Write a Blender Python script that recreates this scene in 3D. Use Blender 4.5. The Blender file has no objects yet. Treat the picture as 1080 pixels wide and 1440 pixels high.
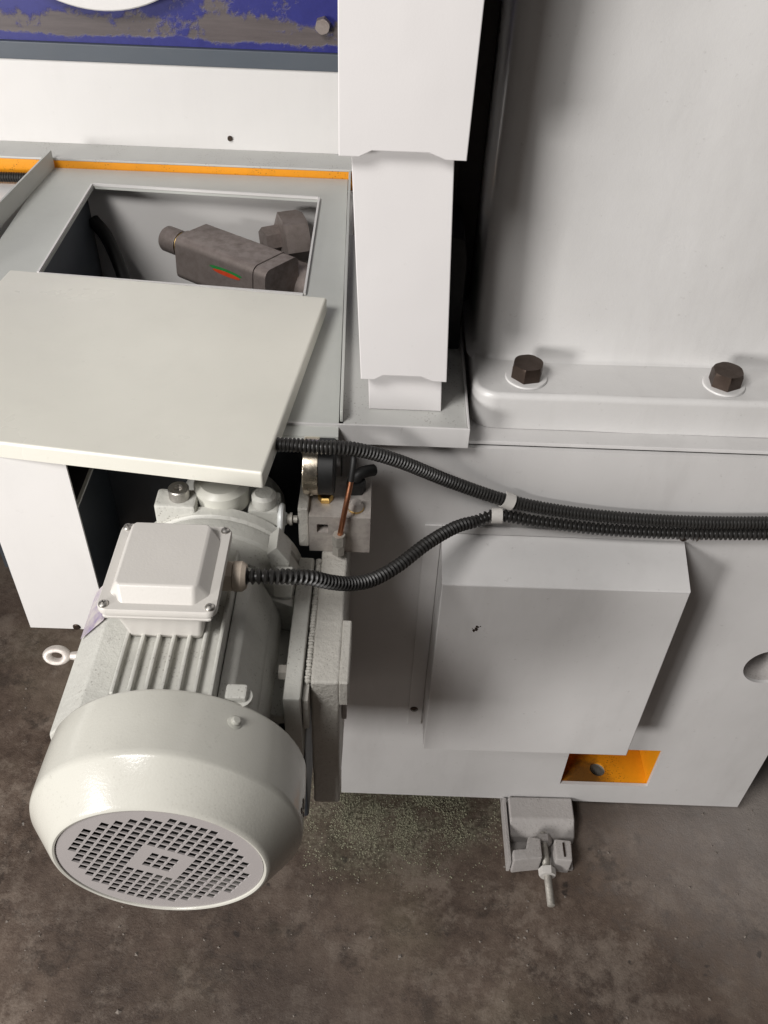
import bpy, bmesh, math, random
from mathutils import Matrix, Vector, noise
random.seed(7)
R = math.radians
PI = math.pi
scene = bpy.context.scene
COL = scene.collection

# ------------------------------------------------------------------ camera
def rotz(a): return Matrix.Rotation(a, 4, 'Z')
def rotx(a): return Matrix.Rotation(a, 4, 'X')
def roty(a): return Matrix.Rotation(a, 4, 'Y')
T = Matrix.Translation
cam_d = bpy.data.cameras.new("camera")
cam = bpy.data.objects.new("camera", cam_d)
COL.objects.link(cam)
cam_d.sensor_fit = 'VERTICAL'
cam_d.sensor_height = 24.0
cam_d.lens = 24.0 * 1269.86 / 1440.0
cam_d.clip_start = 0.02
cam_d.clip_end = 100
cam.matrix_world = T((0, 0, 1.5)) @ rotz(R(-0.8827)) @ rotx(R(90 - 42.853)) @ rotz(R(2.635))
scene.camera = cam

# ------------------------------------------------------------------ light
w = bpy.data.worlds.new("World")
scene.world = w
w.use_nodes = True
bg = w.node_tree.nodes['Background']
bg.inputs[0].default_value = (1.0, 0.97, 0.96, 1)
bg.inputs[1].default_value = 0.05

def area(name, loc, target, sx, sy, power, color):
    d = bpy.data.lights.new(name, 'AREA')
    d.shape = 'RECTANGLE'; d.size = sx; d.size_y = sy
    d.energy = power; d.color = color
    o = bpy.data.objects.new(name, d)
    COL.objects.link(o)
    o.location = loc
    o.rotation_euler = (Vector(target) - Vector(loc)).to_track_quat('-Z', 'Y').to_euler()
    return o
# daylight through the workshop door, far to the left and a little behind the camera
area('door_light', (-2.40, -1.62, 1.27), (0.05, 0.85, 0.75), 0.7, 0.9, 96, (1.0, 0.975, 0.95))
# skylights in the workshop roof
area('roof_light', (-1.35, -0.75, 3.0), (-0.15, 1.0, 0.8), 1.0, 0.8, 74, (1.0, 0.975, 0.95))

scene.view_settings.view_transform = 'Standard'
scene.view_settings.look = 'None'
scene.view_settings.exposure = 0.0
scene.view_settings.gamma = 1.0

# ------------------------------------------------------------------ materials
def newmat(name):
    m = bpy.data.materials.new(name); m.use_nodes = True
    nt = m.node_tree
    return m, nt, nt.nodes['Principled BSDF']
def noise_n(nt, scale, detail=4, rough=0.6, vec=None):
    n = nt.nodes.new('ShaderNodeTexNoise')
    n.inputs['Scale'].default_value = scale
    n.inputs['Detail'].default_value = detail
    n.inputs['Roughness'].default_value = rough
    if vec: nt.links.new(vec, n.inputs['Vector'])
    return n
def ramp(nt, src, stops):
    r = nt.nodes.new('ShaderNodeValToRGB')
    e = r.color_ramp.elements
    while len(e) < len(stops): e.new(0.5)
    for i, (p, c) in enumerate(stops):
        e[i].position = p
        e[i].color = (c, c, c, 1) if isinstance(c, (int, float)) else (*c, 1)
    nt.links.new(src, r.inputs[0])
    return r
def mixc(nt, fac, a, b):
    m = nt.nodes.new('ShaderNodeMix'); m.data_type = 'RGBA'
    if isinstance(fac, (int, float)): m.inputs[0].default_value = fac
    else: nt.links.new(fac, m.inputs[0])
    for v, k in ((a, 6), (b, 7)):
        if isinstance(v, tuple): m.inputs[k].default_value = (*v, 1)
        else: nt.links.new(v, m.inputs[k])
    return m.outputs[2]
def bump(nt, src, strength, dist, prev=None):
    b = nt.nodes.new('ShaderNodeBump')
    b.inputs['Strength'].default_value = strength
    b.inputs['Distance'].default_value = dist
    nt.links.new(src, b.inputs['Height'])
    if prev: nt.links.new(prev, b.inputs['Normal'])
    return b.outputs[0]
def wpos(nt):
    return nt.nodes.new('ShaderNodeNewGeometry').outputs['Position']

def paint(name, col, rough=0.38, dirt=0.25, dirtcol=(0.13, 0.11, 0.09), peel=0.10, speck=0.0, cast=0.0, spec=0.5):
    """sprayed machine enamel: faint orange peel, cloudy grime, a few specks"""
    m, nt, b = newmat(name)
    P = wpos(nt)
    big = noise_n(nt, 4.5, 5, 0.62, P)
    f1 = ramp(nt, big.outputs[0], [(0.40, 0.0), (0.78, dirt)])
    c = mixc(nt, f1.outputs[0], col, tuple(x * 0.80 + d * 0.2 for x, d in zip(col, dirtcol)))
    fine = noise_n(nt, 120, 3, 0.7, P)
    f2 = ramp(nt, fine.outputs[0], [(0.66, 0.0), (0.80, 0.55 * dirt)])
    c = mixc(nt, f2.outputs[0], c, dirtcol)
    # wiped smears, stretched upright
    mp = nt.nodes.new('ShaderNodeMapping'); mp.inputs['Scale'].default_value = (14, 14, 3.2)
    nt.links.new(P, mp.inputs['Vector'])
    sm = noise_n(nt, 1.0, 6, 0.7, mp.outputs[0])
    f3 = ramp(nt, sm.outputs[0], [(0.50, 0.0), (0.74, 0.42 * dirt)])
    c = mixc(nt, f3.outputs[0], c, tuple(x * 0.55 + d * 0.35 for x, d in zip(col, dirtcol)))
    if speck > 0:
        v = nt.nodes.new('ShaderNodeTexVoronoi'); v.inputs['Scale'].default_value = 260
        nt.links.new(P, v.inputs['Vector'])
        msk = noise_n(nt, 18, 3, 0.6, P)
        mr = ramp(nt, msk.outputs[0], [(0.46, 0.0), (0.62, 1.0)])
        vr = ramp(nt, v.outputs['Distance'], [(0.14, 1.0), (0.30, 0.0)])
        mm = nt.nodes.new('ShaderNodeMath'); mm.operation = 'MULTIPLY'
        nt.links.new(mr.outputs[0], mm.inputs[0]); nt.links.new(vr.outputs[0], mm.inputs[1])
        m2 = nt.nodes.new('ShaderNodeMath'); m2.operation = 'MULTIPLY'; m2.inputs[1].default_value = speck
        nt.links.new(mm.outputs[0], m2.inputs[0])
        c = mixc(nt, m2.outputs[0], c, dirtcol)
    nt.links.new(c, b.inputs['Base Color'])
    rr = ramp(nt, big.outputs[0], [(0.3, rough * 0.85), (0.75, min(1, rough * 1.3))])
    nt.links.new(rr.outputs[0], b.inputs['Roughness'])
    b.inputs['Specular IOR Level'].default_value = spec
    pe = noise_n(nt, 420, 2, 0.5, P)
    nrm = bump(nt, pe.outputs[0], peel, 0.0006)
    wav = noise_n(nt, 9, 2, 0.5, P)
    nrm = bump(nt, wav.outputs[0], 0.16, 0.01, nrm)
    if cast > 0:
        cs = noise_n(nt, 150, 6, 0.7, P)
        nrm = bump(nt, cs.outputs[0], cast, 0.0025, nrm)
    nt.links.new(nrm, b.inputs['Normal'])
    return m
def metal(name, col, rough=0.4, metallic=1.0, grime=0.4, bmp=0.15, gcol=(0.05, 0.035, 0.025)):
    m, nt, b = newmat(name)
    P = wpos(nt)
    n = noise_n(nt, 60, 5, 0.65, P)
    f = ramp(nt, n.outputs[0], [(0.42, 0.0), (0.72, grime)])
    nt.links.new(mixc(nt, f.outputs[0], col, gcol), b.inputs['Base Color'])
    b.inputs['Metallic'].default_value = metallic
    rr = ramp(nt, n.outputs[0], [(0.3, rough), (0.75, min(1, rough + 0.25))])
    nt.links.new(rr.outputs[0], b.inputs['Roughness'])
    n2 = noise_n(nt, 500, 3, 0.6, P)
    nt.links.new(bump(nt, n2.outputs[0], bmp, 0.0006), b.inputs['Normal'])
    return m

M = {}
M['panel'] = paint('grey_white_enamel', (0.61, 0.598, 0.59), 0.38, 0.55)
M['frame'] = paint('casting_enamel', (0.625, 0.615, 0.605), 0.30, 0.5, cast=0.10)
M['white'] = paint('white_enamel', (0.69, 0.675, 0.66), 0.36, 0.18)
M['post'] = paint('cover_enamel', (0.66, 0.64, 0.635), 0.45, 0.12)
M['tray'] = paint('dusty_tray_enamel', (0.50, 0.50, 0.48), 0.45, 0.4, speck=0.75)
M['deck'] = paint('deck_enamel', (0.52, 0.53, 0.50), 0.40, 0.35)
M['cream'] = paint('cream_enamel', (0.70, 0.685, 0.615), 0.30, 0.22)
M['motor'] = paint('motor_enamel', (0.50, 0.495, 0.445), 0.27, 0.35, peel=0.16)
M['motorcast'] = paint('motor_casting_enamel', (0.55, 0.545, 0.505), 0.38, 0.9, speck=0.6, cast=0.45)
M['rough'] = paint('rough_bracket_enamel', (0.54, 0.52, 0.475), 0.50, 0.8, speck=0.5, cast=0.9)
M['plastic'] = paint('terminal_box_enamel', (0.60, 0.575, 0.54), 0.32, 0.2, peel=0.22)
M['cowl'] = paint('cowl_enamel', (0.53, 0.52, 0.47), 0.20, 0.45, peel=0.18, speck=0.12)
M['grille'] = paint('grille_plastic', (0.37, 0.345, 0.34), 0.42, 0.3)
M['foot'] = paint('foot_enamel', (0.47, 0.445, 0.43), 0.55, 0.9, speck=0.6, cast=0.5)
M['orange'] = paint('orange_enamel', (0.84, 0.325, 0.010), 0.40, 1.0, dirtcol=(0.10, 0.045, 0.01), speck=0.9)
def dirt_shade_patch(src, name, centre, rad, col):
    m = src.copy(); m.name = name; nt = m.node_tree; b = nt.nodes['Principled BSDF']
    old = b.inputs['Base Color'].links[0].from_socket
    P = wpos(nt); d = nt.nodes.new('ShaderNodeVectorMath'); d.operation = 'DISTANCE'
    nt.links.new(P, d.inputs[0]); d.inputs[1].default_value = centre
    n = noise_n(nt, 55, 5, 0.7, P)
    a = nt.nodes.new('ShaderNodeMath'); a.operation = 'MULTIPLY_ADD'
    nt.links.new(n.outputs[0], a.inputs[0]); a.inputs[1].default_value = rad; nt.links.new(d.outputs['Value'], a.inputs[2])
    f = ramp(nt, a.outputs[0], [(rad * 0.9, 0.9), (rad * 1.5, 0.0)])
    nt.links.new(mixc(nt, f.outputs[0], old, col), b.inputs['Base Color'])
    return m
M['pocket'] = dirt_shade_patch(M['orange'], 'grimy_shaded_orange', (0.385, 0.852, 0.09), 0.055, (0.07, 0.035, 0.012))  # brown patch paints dirt and the box cover's shadow into the orange
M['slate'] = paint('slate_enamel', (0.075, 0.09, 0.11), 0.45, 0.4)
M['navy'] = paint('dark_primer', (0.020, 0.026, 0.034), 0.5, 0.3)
M['bolt'] = metal('black_oxide', (0.075, 0.055, 0.045), 0.33, 0.85, 0.5)
M['steel'] = metal('steel', (0.55, 0.53, 0.50), 0.3, 1.0, 0.3)
M['dullsteel'] = metal('painted_dull_steel', (0.42, 0.40, 0.36), 0.45, 0.35, 0.4)
M['chrome'] = metal('polished_bezel', (0.72, 0.64, 0.52), 0.16, 1.0, 0.2, 0.05)
M['brass'] = metal('brass', (0.78, 0.52, 0.18), 0.25, 1.0, 0.25)
M['copper'] = metal('copper', (0.62, 0.27, 0.15), 0.25, 1.0, 0.4)
M['phosphate'] = metal('phosphated_steel', (0.30, 0.255, 0.235), 0.38, 0.45, 0.45, 0.5, (0.09, 0.065, 0.055))
M['manifold'] = metal('ground_steel_block', (0.56, 0.52, 0.48), 0.42, 0.45, 0.5, 0.2, (0.16, 0.11, 0.11))
M['gasket'] = metal('beige_gland', (0.52, 0.44, 0.36), 0.5, 0.0, 0.2)
def flat(name, col, rough=0.5, coat=0):
    m, nt, b = newmat(name)
    P = wpos(nt); n = noise_n(nt, 90, 4, 0.6, P)
    f = ramp(nt, n.outputs[0], [(0.35, 0.0), (0.8, 0.45)])
    nt.links.new(mixc(nt, f.outputs[0], col, tuple(min(1, c * 1.5 + 0.01) for c in col)), b.inputs['Base Color'])
    b.inputs['Roughness'].default_value = rough
    return m
M['rubber'] = flat('black_plastic_conduit', (0.016, 0.015, 0.014), 0.42)
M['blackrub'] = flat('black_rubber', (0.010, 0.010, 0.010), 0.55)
M['knob'] = flat('white_plastic_knob', (0.72, 0.74, 0.73), 0.4)
M['clip'] = flat('white_clip_paint', (0.55, 0.53, 0.50), 0.45)
M['green'] = flat('green_print', (0.02, 0.22, 0.05), 0.4)
M['red'] = flat('red_print', (0.55, 0.06, 0.02), 0.4)

def blue_mat():
    m, nt, b = newmat('blue_masked_steel')
    P = wpos(nt)
    n1 = noise_n(nt, 8, 9, 0.74, P)
    n2 = noise_n(nt, 60, 4, 0.7, P)
    sep = nt.nodes.new('ShaderNodeSeparateXYZ'); nt.links.new(P, sep.inputs[0])
    st = nt.nodes.new('ShaderNodeMapping'); st.inputs['Scale'].default_value = (3, 3, 40)
    nt.links.new(P, st.inputs['Vector'])
    n3 = noise_n(nt, 3, 4, 0.6, st.outputs[0])
    bare = mixc(nt, n3.outputs[0], (0.050, 0.040, 0.042), (0.135, 0.112, 0.110))
    blue = mixc(nt, n2.outputs[0], (0.009, 0.010, 0.115), (0.024, 0.028, 0.20))
    # paint is left along the bottom and in patches above, worn off in the middle band
    zr = nt.nodes.new('ShaderNodeMapRange')
    zr.inputs['From Min'].default_value = 1.045; zr.inputs['From Max'].default_value = 1.10
    nt.links.new(sep.outputs['Z'], zr.inputs['Value'])
    band = ramp(nt, zr.outputs[0], [(0.0, 0.60), (0.20, 0.50), (0.32, 0.355), (0.70, 0.37), (0.9, 0.475), (1.0, 0.52)])
    add = nt.nodes.new('ShaderNodeMath'); add.operation = 'ADD'
    nt.links.new(band.outputs[0], add.inputs[0]); nt.links.new(n1.outputs[0], add.inputs[1])
    ff = ramp(nt, add.outputs[0], [(0.93, 0.0), (1.0, 1.0)])
    nt.links.new(mixc(nt, ff.outputs[0], bare, blue), b.inputs['Base Color'])
    b.inputs['Roughness'].default_value = 0.45
    nt.links.new(bump(nt, ff.outputs[0], 0.3, 0.002), b.inputs['Normal'])
    return m
M['blue'] = blue_mat()
def plate_mat():
    m, nt, b = newmat('purple_stained_plate')
    P = wpos(nt); n = noise_n(nt, 45, 4, 0.6, P)
    f = ramp(nt, n.outputs[0], [(0.40, (0.50, 0.46, 0.45)), (0.55, (0.36, 0.31, 0.38)), (0.66, (0.22, 0.17, 0.33))])
    nt.links.new(f.outputs[0], b.inputs['Base Color'])
    b.inputs['Roughness'].default_value = 0.35
    return m
M['tag'] = plate_mat()

def floor_mat():
    m, nt, b = newmat('stained_concrete')
    P = wpos(nt)
    a = noise_n(nt, 3.0, 9, 0.68, P)
    a.inputs['Distortion'].default_value = 0.15
    c1 = ramp(nt, a.outputs[0], [(0.34, (0.030, 0.018, 0.012)), (0.45, (0.095, 0.064, 0.047)), (0.54, (0.155, 0.110, 0.083)), (0.66, (0.25, 0.192, 0.150))])
    q = noise_n(nt, 34, 8, 0.80, P)
    c2 = ramp(nt, q.outputs[0], [(0.36, (0.022, 0.013, 0.009)), (0.49, (0.105, 0.074, 0.055)), (0.64, (0.20, 0.155, 0.122))])
    c = mixc(nt, 0.45, c1.outputs[0], c2.outputs[0])
    # worn patches with crisp edges: old paint skin and scuffs
    wn = noise_n(nt, 8, 10, 0.78, P)
    wr = ramp(nt, wn.outputs[0], [(0.50, 0.0), (0.57, 0.45), (0.66, 0.75)])
    c = mixc(nt, wr.outputs[0], c, (0.275, 0.222, 0.180))
    wd = noise_n(nt, 7.5, 8, 0.72, P)
    wr2 = ramp(nt, wd.outputs[0], [(0.37, 0.7), (0.44, 0.0)])
    c = mixc(nt, wr2.outputs[0], c, (0.030, 0.020, 0.014))
    # greenish film
    gf = noise_n(nt, 2.3, 6, 0.6, P)
    gfr = ramp(nt, gf.outputs[0], [(0.50, 0.0), (0.68, 0.45)])
    c = mixc(nt, gfr.outputs[0], c, (0.120, 0.108, 0.066))
    # fine cracks
    vc = nt.nodes.new('ShaderNodeTexVoronoi'); vc.feature = 'DISTANCE_TO_EDGE'; vc.inputs['Scale'].default_value = 2.6
    wmix = nt.nodes.new('ShaderNodeVectorMath'); wmix.operation = 'MULTIPLY_ADD'
    nt.links.new(q.outputs[1], wmix.inputs[0]); wmix.inputs[1].default_value = (0.10, 0.10, 0.0); nt.links.new(P, wmix.inputs[2])
    nt.links.new(wmix.outputs[0], vc.inputs['Vector'])
    vcr = ramp(nt, vc.outputs['Distance'], [(0.002, 0.45), (0.006, 0.0)])
    c = mixc(nt, vcr.outputs[0], c, (0.016, 0.012, 0.010))
    # pale paint specks and dark oil spots
    s = noise_n(nt, 75, 3, 0.5, P)
    sr = ramp(nt, s.outputs[0], [(0.745, 0.0), (0.765, 0.7)])
    c = mixc(nt, sr.outputs[0], c, (0.36, 0.33, 0.30))
    d = noise_n(nt, 24, 4, 0.5, P)
    dr = ramp(nt, d.outputs[0], [(0.28, 0.85), (0.32, 0.0)])
    c = mixc(nt, dr.outputs[0], c, (0.014, 0.010, 0.009))
    big = noise_n(nt, 1.1, 3, 0.5, P)
    br = ramp(nt, big.outputs[0], [(0.40, 0.60), (0.56, 0.0)])
    c = mixc(nt, br.outputs[0], c, (0.038, 0.027, 0.022))
    vp = nt.nodes.new('ShaderNodeVectorMath'); vp.operation = 'DISTANCE'
    nt.links.new(P, vp.inputs[0]); vp.inputs[1].default_value = (0.78, 0.95, 0)
    ap = nt.nodes.new('ShaderNodeMath'); ap.operation = 'MULTIPLY_ADD'
    nt.links.new(q.outputs[0], ap.inputs[0]); ap.inputs[1].default_value = 0.30
    nt.links.new(vp.outputs['Value'], ap.inputs[2])
    pr = ramp(nt, ap.outputs[0], [(0.30, 0.75), (0.62, 0.0)])
    c = mixc(nt, pr.outputs[0], c, (0.30, 0.27, 0.25))
    # greenish metal dust lying thick by the machine's edge
    sep = nt.nodes.new('ShaderNodeSeparateXYZ'); nt.links.new(P, sep.inputs[0])
    vd = nt.nodes.new('ShaderNodeVectorMath'); vd.operation = 'DISTANCE'
    mp = nt.nodes.new('ShaderNodeMapping'); mp.inputs['Scale'].default_value = (1.0, 1.5, 1)
    nt.links.new(P, mp.inputs['Vector'])
    nt.links.new(mp.outputs[0], vd.inputs[0]); vd.inputs[1].default_value = (0.06, 0.85 * 1.5, 0)
    ad = nt.nodes.new('ShaderNodeMath'); ad.operation = 'MULTIPLY_ADD'
    nt.links.new(a.outputs[0], ad.inputs[0]); ad.inputs[1].default_value = 0.35
    nt.links.new(vd.outputs['Value'], ad.inputs[2])
    gr = ramp(nt, ad.outputs[0], [(0.25, 0.9), (0.40, 0.0)])
    gp = noise_n(nt, 13, 5, 0.65, P)
    gpr = ramp(nt, gp.outputs[0], [(0.42, 0.15), (0.56, 1.0)])
    gm = nt.nodes.new('ShaderNodeMath'); gm.operation = 'MULTIPLY'
    nt.links.new(gr.outputs[0], gm.inputs[0]); nt.links.new(gpr.outputs[0], gm.inputs[1])
    gn = noise_n(nt, 160, 4, 0.7, P)
    gc = ramp(nt, gn.outputs[0], [(0.38, (0.045, 0.040, 0.024)), (0.52, (0.19, 0.18, 0.125)), (0.64, (0.44, 0.42, 0.31))])
    c = mixc(nt, gm.outputs[0], c, gc.outputs[0])
    nt.links.new(c, b.inputs['Base Color'])
    rr = ramp(nt, a.outputs[0], [(0.3, 0.45), (0.7, 0.8)])
    nt.links.new(rr.outputs[0], b.inputs['Roughness'])
    nb = bump(nt, wn.outputs[0], 0.20, 0.006)
    nb = bump(nt, q.outputs[0], 0.45, 0.005, nb)
    gg = noise_n(nt, 300, 3, 0.6, P)
    nb = bump(nt, gg.outputs[0], 0.35, 0.0015, nb)
    nt.links.new(nb, b.inputs['Normal'])
    return m
M['floor'] = floor_mat()
M['gap'] = flat('gap_shade_dark', (0.030, 0.024, 0.021), 0.5)  # near-black tone that stands for shade in the gap
M['grit'] = flat('grit', (0.26, 0.25, 0.175), 0.8)
M['pebble'] = flat('pebble', (0.17, 0.145, 0.125), 0.85)

# ------------------------------------------------------------------ mesh helpers
OFF = {}
def obj(name, bm, mat, parent=None, origin=None, smooth=35, label=None):
    """links bm (in world coordinates) as one mesh object"""
    me = bpy.data.meshes.new(name)
    off = Vector(origin) if origin is not None else (OFF[parent.name] if parent else None)
    if off is None:
        xs = [v.co for v in bm.verts]
        off = Vector(((min(v.x for v in xs) + max(v.x for v in xs)) / 2, (min(v.y for v in xs) + max(v.y for v in xs)) / 2, min(v.z for v in xs)))
    bmesh.ops.recalc_face_normals(bm, faces=bm.faces)
    bmesh.ops.translate(bm, verts=bm.verts, vec=-off)
    for f in bm.faces: f.smooth = smooth > 0
    bm.to_mesh(me); bm.free()
    if smooth > 0 and hasattr(me, 'set_sharp_from_angle'): me.set_sharp_from_angle(angle=R(smooth))
    me.materials.append(mat)
    o = bpy.data.objects.new(name, me); COL.objects.link(o)
    if smooth > 0:
        wn = o.modifiers.new('weighted', 'WEIGHTED_NORMAL'); wn.keep_sharp = True; wn.weight = 90
    if parent: o.parent = parent
    else: o.location = off
    OFF[o.name] = off
    if label: o['label'] = label
    return o
def tag(o, label, cat, group=None, kind=None):
    o['label'] = label; o['category'] = cat
    if group: o['group'] = group
    if kind: o['kind'] = kind
    return o
def thing(name, loc, label, cat, group=None):
    o = bpy.data.objects.new(name, None); COL.objects.link(o)
    o.location = loc; o.empty_display_size = 0.05
    OFF[o.name] = Vector(loc)
    return tag(o, label, cat, group)
def copy_tree(o, parent=None, delta=None):
    c = o.copy(); COL.objects.link(c); c.parent = parent
    if delta is not None: c.location = c.location + Vector(delta)
    OFF[c.name] = OFF[o.name]
    for ch in list(o.children): copy_tree(ch, c)
    return c
def NB(): return bmesh.new()
def merge(dst, src, mtx=None):
    if mtx is not None: bmesh.ops.transform(src, matrix=mtx, verts=src.verts)
    me = bpy.data.meshes.new('tmp'); src.to_mesh(me); src.free()
    dst.from_mesh(me); bpy.data.meshes.remove(me)
    return dst
def box(lo, hi, r=0.0, seg=2, mtx=None, into=None, edges=None):
    b = NB(); bmesh.ops.create_cube(b, size=1)
    lo = Vector(lo); hi = Vector(hi); s = hi - lo; c = (hi + lo) / 2
    for v in b.verts: v.co = Vector((v.co.x * s.x + c.x, v.co.y * s.y + c.y, v.co.z * s.z + c.z))
    if r > 0:
        es = [e for e in b.edges if edges is None or edges(e)]
        bmesh.ops.bevel(b, geom=es, offset=r, segments=seg, profile=0.5, affect='EDGES', clamp_overlap=True)
    if mtx is not None: bmesh.ops.transform(b, matrix=mtx, verts=b.verts)
    if into is not None: return merge(into, b)
    return b
def prism(pts, axis, a, b_, r=0.0, into=None, mtx=None, seg=2):
    """polygon pts (2D) extruded along axis from a to b_.  axis 'X': pts=(y,z); 'Y': (x,z); 'Z': (x,y)"""
    def p3(p, t):
        return {'X': (t, p[0], p[1]), 'Y': (p[0], t, p[1]), 'Z': (p[0], p[1], t)}[axis]
    b = NB()
    A = [b.verts.new(p3(p, a)) for p in pts]; B = [b.verts.new(p3(p, b_)) for p in pts]
    b.faces.new(A); b.faces.new(B[::-1])
    n = len(pts)
    for i in range(n): b.faces.new((A[i], A[(i + 1) % n], B[(i + 1) % n], B[i]))
    bmesh.ops.recalc_face_normals(b, faces=b.faces)
    if r > 0: bmesh.ops.bevel(b, geom=list(b.edges), offset=r, segments=seg, profile=0.5, affect='EDGES', clamp_overlap=True)
    if mtx is not None: bmesh.ops.transform(b, matrix=mtx, verts=b.verts)
    if into is not None: return merge(into, b)
    return b
def lathe(prof, axis, center, n=48, into=None, mtx=None, closed=False):
    """prof: list of (r, t) along axis; center: the axis point at t=0"""
    b = NB(); c = Vector(center); rings = []
    for r, t in prof:
        ring = []
        if r < 1e-7:
            p = {'X': Vector((t, 0, 0)), 'Y': Vector((0, t, 0)), 'Z': Vector((0, 0, t))}[axis]
            ring = [b.verts.new(c + p)]
        else:
            for k in range(n):
                a = 2 * PI * k / n; u, v = r * math.cos(a), r * math.sin(a)
                p = {'X': Vector((t, u, v)), 'Y': Vector((u, t, v)), 'Z': Vector((u, v, t))}[axis]
                ring.append(b.verts.new(c + p))
        rings.append(ring)
    m = len(rings)
    for i in range(m if closed else m - 1):
        A, B = rings[i], rings[(i + 1) % m]
        for k in range(n):
            k2 = (k + 1) % n
            if len(A) == 1 and len(B) == 1: continue
            if len(A) == 1: b.faces.new((A[0], B[k], B[k2]))
            elif len(B) == 1: b.faces.new((A[k], A[k2], B[0]))
            else: b.faces.new((A[k], A[k2], B[k2], B[k]))
    bmesh.ops.recalc_face_normals(b, faces=b.faces)
    if mtx is not None: bmesh.ops.transform(b, matrix=mtx, verts=b.verts)
    if into is not None: return merge(into, b)
    return b
def hexprism(axis, center, rad, t0, t1, ch=0.12, rot=0.0, into=None, mtx=None):
    """hexagonal head, chamfered at t1"""
    b = NB(); c = Vector(center); rows = []
    n = 36
    for (t, cap) in ((t0, 0), (t1 - (t1 - t0) * ch * 2, 0), (t1, 1)):
        ring = []
        for k in range(n):
            a = 2 * PI * k / n + rot
            seg = ((a - rot) % (PI / 3)) - PI / 6
            rr = rad * math.cos(PI / 6) / math.cos(seg)
            lim = rad * (0.90 if cap else 1.0)
            if cap: rr = min(rr, lim)
            elif t != t0: rr = min(rr, rad * (0.995))
            u, v = rr * math.cos(a), rr * math.sin(a)
            p = {'X': Vector((t, u, v)), 'Y': Vector((u, t, v)), 'Z': Vector((u, v, t))}[axis]
            ring.append(b.verts.new(c + p))
        rows.append(ring)
    for A, B in zip(rows, rows[1:]):
        for k in range(n): b.faces.new((A[k], A[(k + 1) % n], B[(k + 1) % n], B[k]))
    b.faces.new(rows[0]); b.faces.new(rows[-1])
    bmesh.ops.recalc_face_normals(b, faces=b.faces)
    if mtx is not None: bmesh.ops.transform(b, matrix=mtx, verts=b.verts)
    if into is not None: return merge(into, b)
    return b
def catmull(P, step):
    P = [Vector(p) for p in P]; Q = [P[0] * 2 - P[1]] + P + [P[-1] * 2 - P[-2]]
    out = []
    for i in range(1, len(Q) - 2):
        p0, p1, p2, p3 = Q[i - 1:i + 3]
        for k in range(24):
            t = k / 24
            out.append(0.5 * ((2 * p1) + (p2 - p0) * t + (2 * p0 - 5 * p1 + 4 * p2 - p3) * t * t + (3 * p1 - p0 - 3 * p2 + p3) * t ** 3))
    out.append(P[-1])
    # resample evenly
    res = [out[0]]; acc = 0
    for a, b in zip(out, out[1:]):
        d = (b - a).length
        while acc + d >= step:
            t = (step - acc) / d; a = a.lerp(b, t); res.append(a.copy()); d = (b - a).length; acc = 0
        acc += d
    if (res[-1] - out[-1]).length > step * 0.3: res.append(out[-1])
    return res
def tube(P, rad, step=0.006, n=14, ribs=None, into=None, cap=True):
    """ribs = (pitch, depth): corrugated conduit"""
    b = NB()
    if ribs:
        pitch, depth = ribs; step = pitch / 4
    pts = catmull(P, step)
    rings = []; up = Vector((0.13, 0.2, 1)).normalized()
    for i, p in enumerate(pts):
        d = (pts[min(i + 1, len(pts) - 1)] - pts[max(i - 1, 0)]).normalized()
        u = (up - d * up.dot(d)).normalized(); up = u
        v = d.cross(u)
        r = rad
        if ribs: r = rad - depth * (0, 0.15, 1, 0.85)[i % 4]
        rings.append([b.verts.new(p + (u * math.cos(2 * PI * k / n) + v * math.sin(2 * PI * k / n)) * r) for k in range(n)])
    for A, B in zip(rings, rings[1:]):
        for k in range(n): b.faces.new((A[k], A[(k + 1) % n], B[(k + 1) % n], B[k]))
    if cap: b.faces.new(rings[0][::-1]); b.faces.new(rings[-1])
    if into is not None: return merge(into, b)
    return b
def plate(outer, holes, t, mtx):
    """flat plate of thickness t with holes; 2D outline in local XY, +Z is the outer face; mtx places it"""
    cu = bpy.data.curves.new('tmp', 'CURVE'); cu.dimensions = '2D'; cu.fill_mode = 'BOTH'; cu.extrude = t / 2
    for pl in [outer] + holes:
        s = cu.splines.new('POLY'); s.points.add(len(pl) - 1)
        for i, p in enumerate(pl): s.points[i].co = (p[0], p[1], 0, 1)
        s.use_cyclic_u = True
    o = bpy.data.objects.new('tmp', cu); COL.objects.link(o)
    dg = bpy.context.evaluated_depsgraph_get()
    me = bpy.data.meshes.new_from_object(o.evaluated_get(dg))
    b = NB(); b.from_mesh(me); bpy.data.meshes.remove(me)
    bpy.data.objects.remove(o); bpy.data.curves.remove(cu)
    bmesh.ops.remove_doubles(b, verts=b.verts, dist=1e-6)
    bmesh.ops.transform(b, matrix=mtx, verts=b.verts)
    return b
def circ(cx, cy, r, n=40): return [(cx + r * math.cos(2 * PI * k / n), cy + r * math.sin(2 * PI * k / n)) for k in range(n)]
def rrect(x0, y0, x1, y1, r, n=5):
    out = []
    for cx, cy, a0 in ((x1 - r, y1 - r, 0), (x0 + r, y1 - r, 90), (x0 + r, y0 + r, 180), (x1 - r, y0 + r, 270)):
        for k in range(n + 1):
            a = R(a0 + 90 * k / n); out.append((cx + r * math.cos(a), cy + r * math.sin(a)))
    return out
FACE = lambda y: T((0, y, 0)) @ rotx(R(90))       # local (x, y) -> world (x, z) at depth y, front looks to -Y
def jitter(b, amp, scale, sel=None):
    for v in b.verts:
        n = noise.noise_vector(v.co * scale)
        v.co += n * amp
    return b

# ------------------------------------------------------------------ floor
b = NB()
bmesh.ops.create_grid(b, x_segments=2, y_segments=2, size=8)
o = obj('floor', b, M['floor'], None, (0, 0, 0), 0); o['kind'] = 'structure'

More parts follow.
